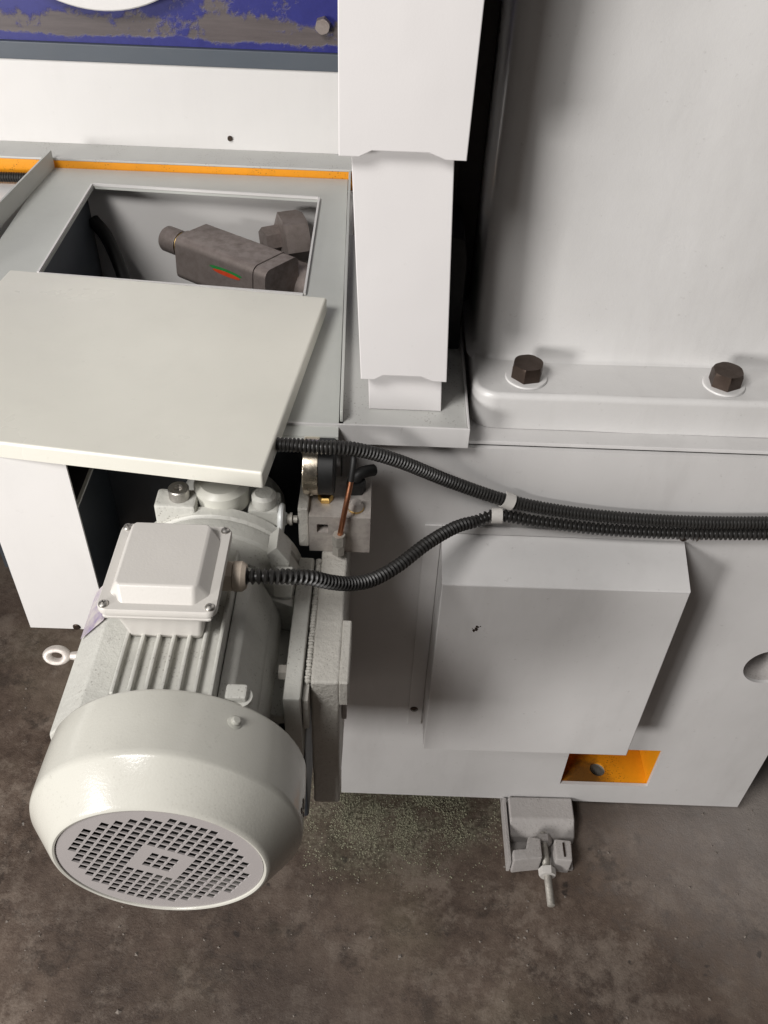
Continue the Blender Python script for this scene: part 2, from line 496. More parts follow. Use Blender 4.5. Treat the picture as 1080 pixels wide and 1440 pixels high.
# ------------------------------------------------------------------ machine base: lower housing
YF = 0.837
base = thing('machine_cabinet', (0.315, 1.1, 0.0), 'grey white lower machine housing with orange lined lifting pocket and round hole', 'machine base')
pocket = [(0.341, 0.092), (0.494, 0.092), (0.494, 0.205), (0.341, 0.205)]
fp = plate([(-0.04, 0.040), (0.67, 0.033), (0.67, 0.832), (-0.04, 0.832)],
           [pocket, circ(0.598, 0.436, 0.039, 48)], 0.006, FACE(YF + 0.003))
obj('front_panel', fp, M['panel'], base, smooth=30)
b = box((-0.04, YF + 0.0055, 0.833), (0.95, 1.6, 0.8385), 0.0015)
obj('top_plate', b, M['panel'], base)
b = box((-0.04, YF + 0.0065, 0.04), (-0.034, 1.5, 0.832)); obj('side_panel', b, M['panel'], base)
b = box((0.664, YF + 0.0065, 0.034), (0.67, 1.5, 0.832)); obj('side_panel', b, M['panel'], base)
b = box((-0.033, 1.49, 0.04), (0.663, 1.496, 0.832)); obj('rear_panel', b, M['panel'], base)
b = box((-0.033, YF + 0.007, 0.036), (0.663, 1.489, 0.042)); obj('bottom_plate', b, M['panel'], base)
# orange pocket
pk = plate(rrect(0.336, YF + 0.0065, 0.500, 0.975, 0.001, 1), [circ(0.412, 0.869, 0.0135, 28)], 0.005, T((0, 0, 0.0885)))
po = obj('pocket_floor', pk, M['pocket'], base, smooth=30)
b = box((0.4945, YF + 0.0065, 0.0915), (0.500, 0.975, 0.213)); obj('pocket_wall', b, M['orange'], base)
b = box((0.336, YF + 0.0065, 0.0915), (0.3405, 0.975, 0.213)); obj('pocket_wall', b, M['orange'], base)
b = box((0.336, 0.9755, 0.0915), (0.500, 0.980, 0.213)); obj('pocket_wall', b, M['orange'], base)
b = lathe([(0.0135, 0.086), (0.0135, 0.050), (0.017, 0.050), (0.017, 0.0855)], 'Z', (0.412, 0.869, 0), 28, closed=False)
obj('pocket_hole_sleeve', b, M['dullsteel'], base)
b = lathe([(0.039, YF + 0.0062), (0.039, YF + 0.09), (0.045, YF + 0.09), (0.045, YF + 0.0065)], 'Y', (0.598, 0, 0.436), 48, closed=True)
obj('hole_sleeve', b, M['foot'], base)
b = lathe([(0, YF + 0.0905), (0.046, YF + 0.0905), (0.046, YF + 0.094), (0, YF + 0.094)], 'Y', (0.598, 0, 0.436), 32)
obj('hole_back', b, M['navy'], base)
b = lathe([(0.0, YF - 0.0008), (0.0035, YF - 0.0008), (0.0042, YF + 0.0002)], 'Y', (0.0745, -0.0036, 0.306), 16)
lathe([(0.0042, YF - 0.002), (0.0055, YF - 0.0015), (0.006, YF - 0.0002)], 'Y', (0.0745, -0.0036, 0.306), 16, into=b)
obj('plug_screw', b, M['bolt'], base)

# ------------------------------------------------------------------ machine frame: casting with bolted foot
fr = thing('press_column', (0.55, 1.1, 0.8385), 'tall grey white cast side frame bolted down behind the box cover', 'machine frame')
# foot flange, plan outline with rounded corner
ol = [(0.113 + 0.028 - 0.028 * math.cos(a), 0.868 + 0.028 - 0.028 * math.sin(a)) for a in [PI / 2 * k / 8 for k in range(9)]]
ol += [(1.00, 0.868), (1.00, 1.25), (0.113, 1.25)]
b = prism(ol, 'Z', 0.839, 0.888)
es = [e for e in b.edges if all(v.co.z > 0.88 for v in e.verts)]
bmesh.ops.bevel(b, geom=es, offset=0.007, segments=4, profile=0.5, affect='EDGES')
bmesh.ops.subdivide_edges(b, edges=[e for e in b.edges if e.calc_length() > 0.2], cuts=24, use_grid_fill=False)
jitter(b, 0.0009, 14)
obj('foot_flange', b, M['frame'], fr, smooth=50)
# upright: swept section, fillet at the bottom
def upright():
    b = NB(); rows = []
    zs = [0.8855, 0.889, 0.892, 0.896, 0.902, 0.91, 0.93] + [0.93 + 0.04 * k for k in range(1, 31)]
    for z in zs:
        d = max(0.0, 0.898 - z) / 0.0125
        out = 0.010 * (1 - math.sqrt(max(0, 1 - min(1, d) ** 2)))
        x0 = 0.118
        rc = 0.030
        yb = 0.945 - out
        ring = [(x0 - out, 1.55)]
        for k in range(11):
            a = PI / 2 * k / 10
            ring.append((x0 - out + rc - rc * math.cos(a), yb + rc - rc * math.sin(a)))
        for k in range(1, 23):
            x = x0 + rc + (1.0 - x0 - rc) * k / 22
            # slight draft and dish of the casting between its ribs
            dish = 0.010 * math.exp(-((x - 0.30) / 0.09) ** 2) * min(1, max(0, (z - 0.93) / 0.2))
            ring.append((x, yb + dish))
        ring.append((1.0, 1.55))
        rows.append([b.verts.new((p[0], p[1], z)) for p in ring])
    for A, B in zip(rows, rows[1:]):
        for k in range(len(A) - 1): b.faces.new((A[k], A[k + 1], B[k + 1], B[k]))
    jitter(b, 0.0012, 6)
    return b
obj('upright', upright(), M['frame'], fr, smooth=60)
def hexbolt(x, y, z, rad, h, rot, parent):
    ws = lathe([(0.006, z), (0.0235, z), (0.0255, z + 0.0010), (0.0245, z + 0.0028), (0.0215, z + 0.0034), (0.006, z + 0.0034)], 'Z', (x, y, 0), 40)
    w_ = obj('washer', jitter(ws, 0.0005, 60), M['frame'], parent)
    hb = hexprism('Z', (x, y, 0), rad, z + 0.0034, z + 0.0034 + h, 0.12, rot)
    obj('hex_bolt', hb, M['bolt'], parent, smooth=25)
hexbolt(0.1765, 0.9045, 0.8878, 0.0195, 0.0185, 0.25, fr)
hexbolt(0.414, 0.9045, 0.8878, 0.0195, 0.0185, 0.45, fr)

# ------------------------------------------------------------------ box cover on the panel
bc = thing('box_cover', (0.245, YF, 0.25), 'grey sheet metal box cover with sloping top screwed to the lower panel', 'cover')
b = box((0.066, YF - 0.0035, 0.262), (0.088, YF - 0.0003, 0.706), 0.0008)
box((0.0882, YF - 0.0035, 0.693), (0.412, YF - 0.0003, 0.706), 0.0008, into=b)
obj('mounting_flange', b, M['panel'], bc)
# shell as one folded sheet: slope, front, left, right, bottom
prof = [(YF - 0.0005, 0.6915), (0.770, 0.6650), (0.770, 0.2915), (YF - 0.0005, 0.2915)]
b = prism(prof, 'X', 0.0885, 0.4025)
bmesh.ops.bevel(b, geom=[e for e in b.edges if all(v.co.y < 0.78 for v in e.verts)], offset=0.0022, segments=3, profile=0.5, affect='EDGES')
obj('shell', b, M['panel'], bc, smooth=40)
for x, z in ((0.140, 0.583), (0.1445, 0.586), (0.1365, 0.579)):
    pass
b = NB()
for k in range(22):
    x = 0.140 + random.gauss(0, 0.0028); z = 0.582 + random.gauss(0, 0.003) + (x - 0.14) * 0.6; r = random.uniform(0.0005, 0.0018)
    lathe([(0, 0.7692), (r * 0.8, 0.7694), (r, 0.7702)], 'Y', (x, 0, z), 7, into=b)
obj('paint_chip', b, M['bolt'], bc)
b = lathe([(0, YF - 0.0062), (0.004, YF - 0.0058), (0.005, YF - 0.0038)], 'Y', (0.3985, 0, 0.6995), 16); obj('screw', b, M['bolt'], bc)

# ------------------------------------------------------------------ deck (tank top) and drip tray
dk = thing('tank_top', (-0.25, 1.16, 0.8385), 'light grey tank top plate with rectangular opening and front drip tray', 'tank top')
hole = [(-0.477, 1.140), (-0.1075, 1.110), (-0.1085, 1.418), (-0.477, 1.436)]
b = plate([(-0.557, 0.80), (-0.043, 0.80), (-0.064, 1.504), (-0.570, 1.504)], [hole], 0.004, T((0, 0, 0.868)))
obj('deck_plate', b, M['deck'], dk, smooth=30)
# rim turned down round the opening
b = NB()
hv = [Vector((x, y, 0)) for x, y in hole]
for i in range(4):
    p, q = hv[i], hv[(i + 1) % 4]; d = (q - p).normalized(); nrm = Vector((d.y, -d.x, 0))   # outwards
    cen = sum(hv, Vector()) / 4
    if nrm.dot(p - cen) < 0: nrm = -nrm
    pts = [p + d * 0.0 + nrm * 0.0003, q + nrm * 0.0003, q + nrm * 0.0033, p + nrm * 0.0033]
    prism([(v.x, v.y) for v in pts], 'Z', 0.8705, 0.8745, into=b)
obj('opening_rim', b, M['white'], dk, smooth=0)
# raised flange between deck and tray
b = prism([(-0.0425, 0.8275), (-0.0390, 0.8275), (-0.0585, 1.503), (-0.0625, 1.503)], 'Z', 0.8705, 0.885, 0.0007)
obj('divider_flange', b, M['deck'], dk)
b = plate([(-0.0385, 0.826), (0.1035, 0.826), (0.1035, 1.30), (-0.058, 1.30)], [], 0.003, T((0, 0, 0.8675)))
obj('tray_floor', b, M['tray'], dk)
b = box((-0.150, 0.8185, 0.8455), (0.1065, 0.8215, 0.8735), 0.001)
obj('tray_front_lip', b, M['panel'], dk)
b = box((0.1038, 0.8218, 0.846), (0.1065, 1.30, 0.8735), 0.0008)
obj('tray_side_lip', b, M['panel'], dk)
# left gusset
b = prism([(1.100, 0.8705), (1.5035, 0.8705), (1.5035, 0.900), (1.100, 0.9035)], 'X', -0.0015, 0.0015, mtx=T((-0.560, 1.50, 0)) @ rotz(R(-4.5)) @ T((0, -1.50, 0)))
obj('gusset_plate', b, M['deck'], dk)

# tank under the deck
tk = thing('oil_tank', (-0.25, 1.1, 0.64), 'grey oil tank cabinet with dark interior behind the motor', 'oil tank')
b = plate([(-0.433, 0.592), (-0.332, 0.592), (-0.332, 0.8762), (-0.433, 0.8762)], [], 0.003, FACE(0.740))
obj('corner_panel', b, M['white'], tk)
OFFR = 0.7375
b = lathe([(0.0, OFFR - 0.0012), (0.004, OFFR - 0.001), (0.005, OFFR + 0.0009)], 'Y', (-0.3735, 0, 0.5965), 18); obj('screw', b, M['bolt'], tk)
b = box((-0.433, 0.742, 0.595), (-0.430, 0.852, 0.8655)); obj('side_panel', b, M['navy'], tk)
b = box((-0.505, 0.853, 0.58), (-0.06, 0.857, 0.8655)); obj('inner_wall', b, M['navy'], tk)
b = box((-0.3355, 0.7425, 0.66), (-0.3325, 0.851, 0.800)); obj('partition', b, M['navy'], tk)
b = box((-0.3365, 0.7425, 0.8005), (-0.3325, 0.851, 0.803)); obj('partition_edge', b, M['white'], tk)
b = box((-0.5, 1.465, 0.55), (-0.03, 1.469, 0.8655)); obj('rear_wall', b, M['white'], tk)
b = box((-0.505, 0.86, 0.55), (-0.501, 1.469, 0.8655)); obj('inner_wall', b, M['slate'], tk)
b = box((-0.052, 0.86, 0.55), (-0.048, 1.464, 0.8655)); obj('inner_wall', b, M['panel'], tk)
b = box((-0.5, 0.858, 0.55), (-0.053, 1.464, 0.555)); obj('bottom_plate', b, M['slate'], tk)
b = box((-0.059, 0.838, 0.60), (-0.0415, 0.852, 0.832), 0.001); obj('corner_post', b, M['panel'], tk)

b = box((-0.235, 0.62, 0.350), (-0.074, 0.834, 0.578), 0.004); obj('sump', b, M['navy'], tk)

# ------------------------------------------------------------------ lid
LZ = 0.897
corners = [(-0.5000, 1.103), (-0.0715, 1.061), (-0.1150, 0.702), (-0.5480, 0.7545)]
ld = prism(corners, 'Z', LZ - 0.0205, LZ)
bmesh.ops.bevel(ld, geom=[e for e in ld.edges if all(v.co.z > LZ - 0.001 for v in e.verts) or abs(e.verts[0].co.z - e.verts[1].co.z) > 0.01], offset=0.0032, segments=3, profile=0.5, affect='EDGES')
lid = obj('lid', ld, M['cream'], None, smooth=40)
tag(lid, 'loose cream white sheet metal lid lying askew over the opening above the motor', 'lid')

# ------------------------------------------------------------------ telescopic cover (post)
tc = thing('telescopic_cover', (0.02, 0.86, 0.869), 'white three section telescopic cover standing upright in the drip tray', 'telescopic cover')
def section(x0, x1, xb0, xb1, z0, z1, y0, notch, y1=1.05):
    """one folded section: front sheet with a stepped bottom edge, side sheets"""
    w = xb1 - xb0; n1 = w * 0.16; n2 = w * 0.26; h = 0.006 if notch else 0
    pts = [(xb0, z0), (xb0 + n1, z0), (xb0 + n2, z0 + h), (xb1 - n2 - 0.004, z0 + h), (xb1 - n1, z0), (xb1, z0), (x1, z1), (x0, z1)]
    if not notch: pts = [(xb0, z0), (xb1, z0), (x1, z1), (x0, z1)]
    b = prism([(p[0], p[1]) for p in pts], 'Y', y0, y0 + 0.0022)
    t = 0.0022
    for (xb, xt, s) in ((xb0, x0, 1), (xb1, x1, -1)):
        v = [(xb, y0), (xb + s * t, y0)]
        q = NB()
        L = [q.verts.new(p) for p in ((xb, y0 + t + .0001, z0), (xb + s * t, y0 + t + .0001, z0), (xb + s * t, y1, z0), (xb, y1, z0),
                                      (xt, y0 + t + .0001, z1), (xt + s * t, y0 + t + .0001, z1), (xt + s * t, y1, z1), (xt, y1, z1))]
        for f in ((0, 1, 2, 3), (4, 5, 6, 7), (0, 1, 5, 4), (1, 2, 6, 5), (2, 3, 7, 6), (3, 0, 4, 7)): q.faces.new([L[i] for i in f])
        merge(b, q)
    bmesh.ops.bevel(b, geom=[e for e in b.edges if all(v.co.y < y0 + 0.0001 for v in e.verts)], offset=0.0009, segments=2, profile=0.5, affect='EDGES')
    return b
obj('cover_section', section(-0.0483, 0.0870, -0.0437, 0.0735, 1.176, 2.10, 0.824, True), M['post'], tc, smooth=0)
obj('cover_section', section(-0.0341, 0.0617, -0.0197, 0.0761, 0.923, 1.20, 0.838, True), M['post'], tc, smooth=0)
obj('cover_section', section(-0.0125, 0.0705, -0.0100, 0.0745, 0.8695, 0.94, 0.856, False, 0.99), M['post'], tc, smooth=0)

# black block behind the post
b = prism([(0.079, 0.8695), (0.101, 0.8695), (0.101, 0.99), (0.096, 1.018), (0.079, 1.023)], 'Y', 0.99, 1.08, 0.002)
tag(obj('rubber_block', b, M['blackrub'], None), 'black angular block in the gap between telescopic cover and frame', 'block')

gr = thing('gap_infill', (0.098, 1.15, 0.8695), 'added dark shade column in the gap right of the white telescopic cover', 'infill')  # made-up dark body, added so the gap beside the cover reads as shaded
b = box((0.0805, 1.0810, 0.8695), (0.1165, 1.40, 2.1), 0.001); obj('infill', b, M['gap'], gr)
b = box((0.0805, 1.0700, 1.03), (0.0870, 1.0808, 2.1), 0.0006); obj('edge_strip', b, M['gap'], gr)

# ------------------------------------------------------------------ machine bed, top left
bd = thing('machine_bed', (-0.35, 1.6, 0.80), 'white machine bed with orange line and blue smeared steel rail at the back', 'machine bed')
XL, XR = -1.15, 0.105
b = box((XL, 1.5065, 0.850), (XR, 1.5105, 0.8815)); obj('orange_strip', b, M['orange'], bd)
b = box((XL, 1.5060, 0.8817), (XR, 1.5725, 0.8857), 0.001); obj('ledge', b, M['tray'], bd)
b = box((XL, 1.5728, 0.860), (XR, 1.60, 1.0195), 0.0015); obj('front_face', b, M['white'], bd)
b = box((XL, 1.5685, 1.0200), (XR, 1.60, 1.0470), 0.002); obj('slate_rail', b, M['slate'], bd)
b = box((XL, 1.5755, 1.0475), (XR, 1.60, 1.32)); obj('rail', b, M['blue'], bd)
hb = lathe([(0, 1.5690), (0.004, 1.5690), (0.0045, 1.5722), (0.0, 1.5727)], 'Y', (-0.27, 0, 0.905), 16); obj('plug_screw', hb, M['bolt'], bd)
b = NB(); hexprism('Y', (-0.108, 0, 1.089), 0.0125, 1.575, 1.560, 0.1, 0.3, into=b); obj('hex_bolt', b, M['phosphate'], bd, smooth=25)
b = lathe([(0, 1.545), (0.208, 1.545), (0.210, 1.547), (0.210, 1.573), (0.0, 1.573)], 'Y', (-0.445, 0, 1.312), 96)
obj('round_plate', b, M['white'], bd)
b = box((XL, 0.95, 0.74), (-0.60, 1.5055, 0.845), 0.001); obj('side_ledge', b, M['white'], bd)

# black conduit at the far left
b = tube([(-1.1, 1.486, 0.853), (-0.85, 1.488, 0.856), (-0.66, 1.489, 0.857), (-0.560, 1.489, 0.858)], 0.0085, ribs=(0.0042, 0.0017))
tag(obj('corrugated_conduit', b, M['rubber'], None), 'short black corrugated conduit against the orange strip at far left', 'conduit')

# ------------------------------------------------------------------ valve inside the opening
vb = thing('valve_block', (-0.245, 1.35, 0.74), 'dark phosphated steel valve block with hex fittings inside the opening', 'valve')
VM = T((-0.236, 1.322, 0.797)) @ rotz(R(-33)) @ rotx(R(-4))
b = box((-0.088, -0.042, -0.036), (0.072, 0.042, 0.036), 0.013, 5, VM, edges=lambda e: abs(e.verts[0].co.x - e.verts[1].co.x) > 0.01); obj('block', b, M['phosphate'], vb)
b = box((0.0730, -0.041, -0.037), (0.096, 0.041, 0.035), 0.013, 5, VM, edges=lambda e: abs(e.verts[0].co.x - e.verts[1].co.x) > 0.01); obj('end_cap', b, M['phosphate'], vb)
b = hexprism('X', (0, 0, 0.004), 0.0245, -0.0885, -0.109, 0.1, 0.2, mtx=VM); obj('hex_fitting', b, M['phosphate'], vb, smooth=25)
b = lathe([(0.0125, -0.108), (0.0125, -0.114), (0.0205, -0.114), (0.0210, -0.1165), (0.0210, -0.145), (0.019, -0.148), (0.011, -0.148), (0.011, -0.12)], 'X', (0, 0, 0.004), 28, mtx=VM); obj('port_tube', b, M['phosphate'], vb)
b = lathe([(0.0175, -0.1095), (0.0195, -0.1130), (0.0125, -0.1135)], 'X', (0, 0, 0.004), 24, mtx=VM); obj('brass_ring', b, M['brass'], vb)
b = hexprism('X', (0, 0, 0), 0.022, -0.012, 0.030, 0.1, 0.3, mtx=T((-0.190, 1.415, 0.80)) @ rotz(R(28))); obj('hex_fitting', b, M['phosphate'], vb, smooth=25)
b = hexprism('X', (0, 0, 0), 0.044, 0.0, 0.040, 0.1, 0.1, mtx=T((-0.170, 1.405, 0.805)) @ rotz(R(22))); obj('large_nut', b, M['phosphate'], vb, smooth=25)
b = lathe([(0, 0.0), (0.034, 0.0), (0.036, 0.004), (0.036, 0.05), (0.03, 0.056), (0, 0.056)], 'X', (0, 0, 0), 32, mtx=T((-0.150, 1.340, 0.765)) @ rotz(R(-30))); obj('end_plug', b, M['phosphate'], vb)
for mt, dz, sq in (('green', 0.0, 1.0), ('red', -0.0085, 0.85)):
    b = NB(); vs = []
    for k in range(24):
        a = 2 * PI * k / 24
        vs.append(b.verts.new(VM @ Vector((0.018 + 0.033 * sq * math.cos(a) - dz * 0.2, -0.0423 - (0.0002 if mt == 'red' else 0), 0.012 + dz * 0.5 + 0.0036 * math.sin(a)))))
    b.faces.new(vs); obj('printed_mark', b, M[mt], vb, smooth=0)
# stem down to the tank floor
b = box((-0.275, 1.29, 0.5555), (-0.205, 1.36, 0.764), 0.004); obj('stem', b, M['phosphate'], vb)
b = tube([(-0.497, 1.462, 0.80), (-0.470, 1.44, 0.775), (-0.440, 1.395, 0.72), (-0.415, 1.33, 0.64), (-0.40, 1.28, 0.558)], 0.011, 0.006, 16)
tag(obj('rubber_hose', b, M['blackrub'], None), 'smooth black hose curving down inside the dark left of the opening', 'hose')

# ------------------------------------------------------------------ motor
MX, MZ = -0.1785, 0.718
mo = thing('electric_motor', (MX, 0.55, MZ - 0.13), 'grey electric motor lying level with a round perforated fan cowl', 'electric motor')
# fan cover
prof = [(0.117, 0.474), (0.1205, 0.4735), (0.1222, 0.470), (0.1232, 0.445), (0.1240, 0.4125), (0.1237, 0.4080), (0.1222, 0.4045),
        (0.1115, 0.3915), (0.0985, 0.3755), (0.0962, 0.3732), (0.0940, 0.3722), (0.0922, 0.3728), (0.0915, 0.3745), (0.0915, 0.3765), (0.096, 0.378), (0.116, 0.406), (0.120, 0.424), (0.118, 0.470)]
fc = lathe(prof, 'Y', (MX, 0, MZ), 112, closed=True)
cov = obj('fan_cover', fc, M['cowl'], mo, smooth=28)
# perforated grille: square holes, a plain square ring round the middle group
hp = 0.0093; hs = 0.0037; holes = []
ca, sa = math.cos(R(-29)), math.sin(R(-29))
for i in range(-10, 11):
    for j in range(-10, 11):
        x, z = i * hp, j * hp
        if math.hypot(abs(x) + hs * .7, abs(z) + hs * .7) > 0.0815: continue
        if max(abs(i), abs(j)) == 2: continue
        holes.append([(ca * u - sa * v, sa * u + ca * v) for u, v in ((x - hs, z - hs), (x + hs, z - hs), (x + hs, z + hs), (x - hs, z + hs))])
g = plate(circ(0, 0, 0.0912, 96), holes, 0.0016, T((MX, 0.3748, MZ)) @ rotx(R(90)))
obj('grille', g, M['grille'], mo, smooth=30)
b = lathe([(0, 0.410), (0.110, 0.412), (0.110, 0.414), (0, 0.414)], 'Y', (MX, 0, MZ), 48)
obj('fan_disc', b, M['blackrub'], mo)
b = NB()
for k in range(9):
    box((-0.0015, 0.0, 0.02), (0.0015, 0.006, 0.088), mtx=T((MX, 0.3785, MZ)) @ roty(2 * PI * k / 9), into=b)
obj('fan_blades', b, M['blackrub'], mo)
# cover screws and a chip
SC = T((MX, 0, MZ)) @ roty(R(31))
b = lathe([(0.0070, 0.1215), (0.0068, 0.1235), (0.0045, 0.1245), (0.0045, 0.1268), (0.0032, 0.1280), (0, 0.1283)], 'Z', (0, 0.452, 0), 20, mtx=SC)
obj('cover_screw', b, M['motor'], mo)
SC2 = T((MX, 0, MZ)) @ roty(R(98))
b = NB()
for k in range(6):
    u, v_, r_ = random.gauss(0, 0.003), random.gauss(0, 0.0035), random.uniform(0.002, 0.0035)
    lathe([(0, 0.12440), (r_ * .9, 0.12430), (r_, 0.1236)], 'Z', (u, 0.4265 + v_, 0), 8, mtx=T((MX, 0, MZ)) @ roty(R(84)), into=b)
obj('paint_chip', b, M['bolt'], mo)

# stator body
b = lathe([(0.0, 0.466), (0.076, 0.466), (0.080, 0.472), (0.080, 0.655), (0.076, 0.66), (0.0, 0.66)], 'Y', (MX, 0, MZ), 72)
obj('stator_housing', b, M['motorcast'], mo)
for k, x in enumerate((-0.2275, -0.2125, -0.1980, -0.1835, -0.1690, -0.1545, -0.1400)):
    dx = x - MX; zb = MZ + math.sqrt(0.0995 ** 2 - dx ** 2) - 0.004
    ztop = MZ + 0.1135 - abs(dx) * 0.04
    f = box((x - 0.0020, 0.4745, zb), (x + 0.0020, 0.657, ztop), 0.0014, 2)
    obj('cooling_fin', jitter(f, 0.0005, 40), M['motorcast'], mo)
b = box((-0.2285, 0.4750, 0.78), (-0.1385, 0.656, MZ + 0.1045), 0.002); obj('fin_bed', b, M['motorcast'], mo)
# lower fins on the underside and flanks
for a in list(range(110, 251, 10)):
    mt = T((MX, 0, MZ)) @ roty(R(a))
    f = box((-0.0019, 0.4745, 0.077), (0.0019, 0.657, 0.0925), 0.001, 1, mt)
    obj('cooling_fin', f, M['motorcast'], mo)
# left flank slab and step
b = prism([(-0.306, 0.655), (-0.2475, 0.640), (-0.2400, 0.793), (-0.266, 0.793), (-0.2985, 0.757)], 'Y', 0.4755, 0.656, 0.003)
obj('side_slab', jitter(b, 0.0008, 20), M['motorcast'], mo)
b = prism([(-0.2960, 0.7640), (-0.2935, 0.7667), (-0.2665, 0.7965), (-0.2695, 0.7965)], 'Y', 0.585, 0.650)
obj('name_plate', b, M['tag'], mo, smooth=0)
# right flank
b = prism([(-0.125, 0.650), (-0.106, 0.665), (-0.106, 0.757), (-0.124, 0.806), (-0.138, 0.810)], 'Y', 0.4755, 0.656, 0.004)
obj('side_slab', jitter(b, 0.0008, 20), M['motorcast'], mo)
b = lathe([(0, -0.002), (0.012, -0.002), (0.012, 0.004), (0.0, 0.004)], 'Z', (-0.1155, 0.4825, 0.815), 16)
b2 = box((-0.128, 0.4755, 0.800), (-0.108, 0.492, 0.826), 0.003); merge(b, b2)
obj('boss', b, M['motorcast'], mo)
# feet: ribs and flange towards the bracket
b = box((-0.0845, 0.530, 0.640), (-0.0662, 0.728, 0.7495), 0.003, 2)
obj('foot_flange', jitter(b, 0.0006, 30), M['motorcast'], mo)
for y in (0.655, 0.705):
    b = prism([(-0.112, 0.662), (-0.0850, 0.645), (-0.0850, 0.7450), (-0.112, 0.758)], 'Y', y, y + 0.012, 0.002)
    obj('foot_rib', b, M['motorcast'], mo)
b = prism([(-0.112, 0.690), (-0.0850, 0.690), (-0.0850, 0.704), (-0.112, 0.712)], 'Y', 0.5400, 0.6545, 0.003)
obj('foot_web', b, M['motorcast'], mo)
for y in (0.5725, 0.668):
    b = hexprism('X', (0, y, 0.7375), 0.0085, -0.0846, -0.0925, 0.1, 0.2)
    obj('foot_bolt', b, M['dullsteel'], mo, smooth=25)
b = box((-0.235, 0.492, 0.470), (-0.088, 0.619, 0.606), 0.003); obj('shade_block', b, M['navy'], mo)  # block added under the motor to shade the bracket's lower front
# eye bolt
b = NB()
tor = NB()
nu, nv = 36, 12
vv = [[tor.verts.new((-0.332 + (0.0095 + 0.0044 * math.cos(2 * PI * j / nv)) * math.cos(2 * PI * i / nu) * 1.1, 0.596 + 0.0045 * math.sin(2 * PI * j / nv) + 0.004 * math.sin(2 * PI * i / nu), 0.722 + 0.62 * (0.0095 + 0.0044 * math.cos(2 * PI * j / nv)) * math.sin(2 * PI * i / nu))) for j in range(nv)] for i in range(nu)]
for i in range(nu):
    for j in range(nv): tor.faces.new((vv[i][j], vv[(i + 1) % nu][j], vv[(i + 1) % nu][(j + 1) % nv], vv[i][(j + 1) % nv]))
merge(b, tor)
lathe([(0.0, -0.3175), (0.0042, -0.3170), (0.0052, -0.3100), (0.0090, -0.3070), (0.0090, -0.2990)], 'X', (0, 0.596, 0.722), 20, into=b)
obj('eye_bolt', b, M['manifold'], mo)
# drive end flange rings
prof = [(0.0, 0.6605), (0.090, 0.6605), (0.095, 0.665), (0.0965, 0.676), (0.0975, 0.679), (0.0975, 0.692), (0.1010, 0.695), (0.1010, 0.712), (0.097, 0.718), (0.0, 0.718)]
obj('end_flange', lathe(prof, 'Y', (MX, 0, MZ), 72), M['motorcast'], mo)
# a lug with pointed top, right of the box
b = prism([(-0.108, 0.7905), (-0.092, 0.7805), (-0.088, 0.801), (-0.101, 0.824), (-0.112, 0.812)], 'Y', 0.668, 0.700, 0.0015); obj('lug', b, M['motorcast'], mo)
b = box((-0.1025, 0.640, 0.776), (-0.084, 0.6675, 0.797), 0.002); obj('lug_nut', b, M['motorcast'], mo)

# terminal box
TX, TY = -0.1915, 0.582
tb = box((TX - 0.0425, 0.536, 0.822), (TX + 0.0405, 0.624, 0.8655), 0.007, 3)
for v in tb.verts:
    if v.co.z < 0.845: v.co.x = TX + (v.co.x - TX) * 0.86; v.co.y = TY + (v.co.y - TY) * 0.88
base_ = obj('terminal_box', tb, M['plastic'], mo)
b = box((TX - 0.0505, 0.5275, 0.8657), (TX + 0.0495, 0.6315, 0.8735), 0.004, 2)
obj('gasket_rim', b, M['plastic'], base_)
# raised lid: bevelled pyramid frustum on a flat rim
def boxlid():
    b = NB(); rows = []
    spec = [(0.0535, 0.0555, 0.8738, 0.009), (0.0540, 0.0560, 0.8755, 0.0092), (0.0540, 0.0560, 0.8795, 0.0092), (0.0530, 0.0550, 0.8812, 0.0085)]
    for hx, hy, z, r in spec:
        rows.append([b.verts.new((p[0], p[1], z)) for p in rrect(TX - hx, TY - hy, TX + hx, TY + hy, r, 5)])
    # frustum foot: corners cut back to leave room for the screws
    def oct_(x0, x1, y0, y1, c): return [(x1, y1 - c), (x1 - c, y1), (x0 + c, y1), (x0, y1 - c), (x0, y0 + c), (x0 + c, y0), (x1 - c, y0), (x1, y0 + c)]
    for A, B in zip(rows, rows[1:]):
        for k in range(24): b.faces.new((A[k], A[(k + 1) % 24], B[(k + 1) % 24], B[k]))
    b.faces.new(rows[0][::-1]); b.faces.new(rows[-1])
    f = NB()
    o1 = oct_(TX - 0.0455, TX + 0.0455, TY - 0.0480, TY + 0.0480, 0.013)
    o2 = oct_(TX - 0.0395, TX + 0.0350, TY - 0.0360, TY + 0.0455, 0.003)
    A = [f.verts.new((*p, 0.8805)) for p in o1]; B = [f.verts.new((*p, 0.8940)) for p in o2]
    for k in range(8): f.faces.new((A[k], A[(k + 1) % 8], B[(k + 1) % 8], B[k]))
    f.faces.new(B); f.faces.new(A[::-1])
    bmesh.ops.recalc_face_normals(f, faces=f.faces)
    bmesh.ops.bevel(f, geom=[e for e in f.edges if any(v.co.z > 0.89 for v in e.verts)], offset=0.0022, segments=3, profile=0.5, affect='EDGES', clamp_overlap=True)
    return merge(b, f)
obj('box_lid', boxlid(), M['plastic'], base_, smooth=38)
def screw_pts(x, y, z):
    b = lathe([(0.0045, z - 0.0002), (0.0045, z + 0.0008), (0.0038, z + 0.0022), (0.0020, z + 0.0031), (0, z + 0.0033)], 'Z', (x, y, 0), 20)
    for a in (0.5, 0.5 + PI / 2):
        box((-0.0022, -0.0004, z + 0.0029), (0.0022, 0.0004, z + 0.0037), mtx=T((x, y, 0)) @ rotz(a), into=b)
    return b
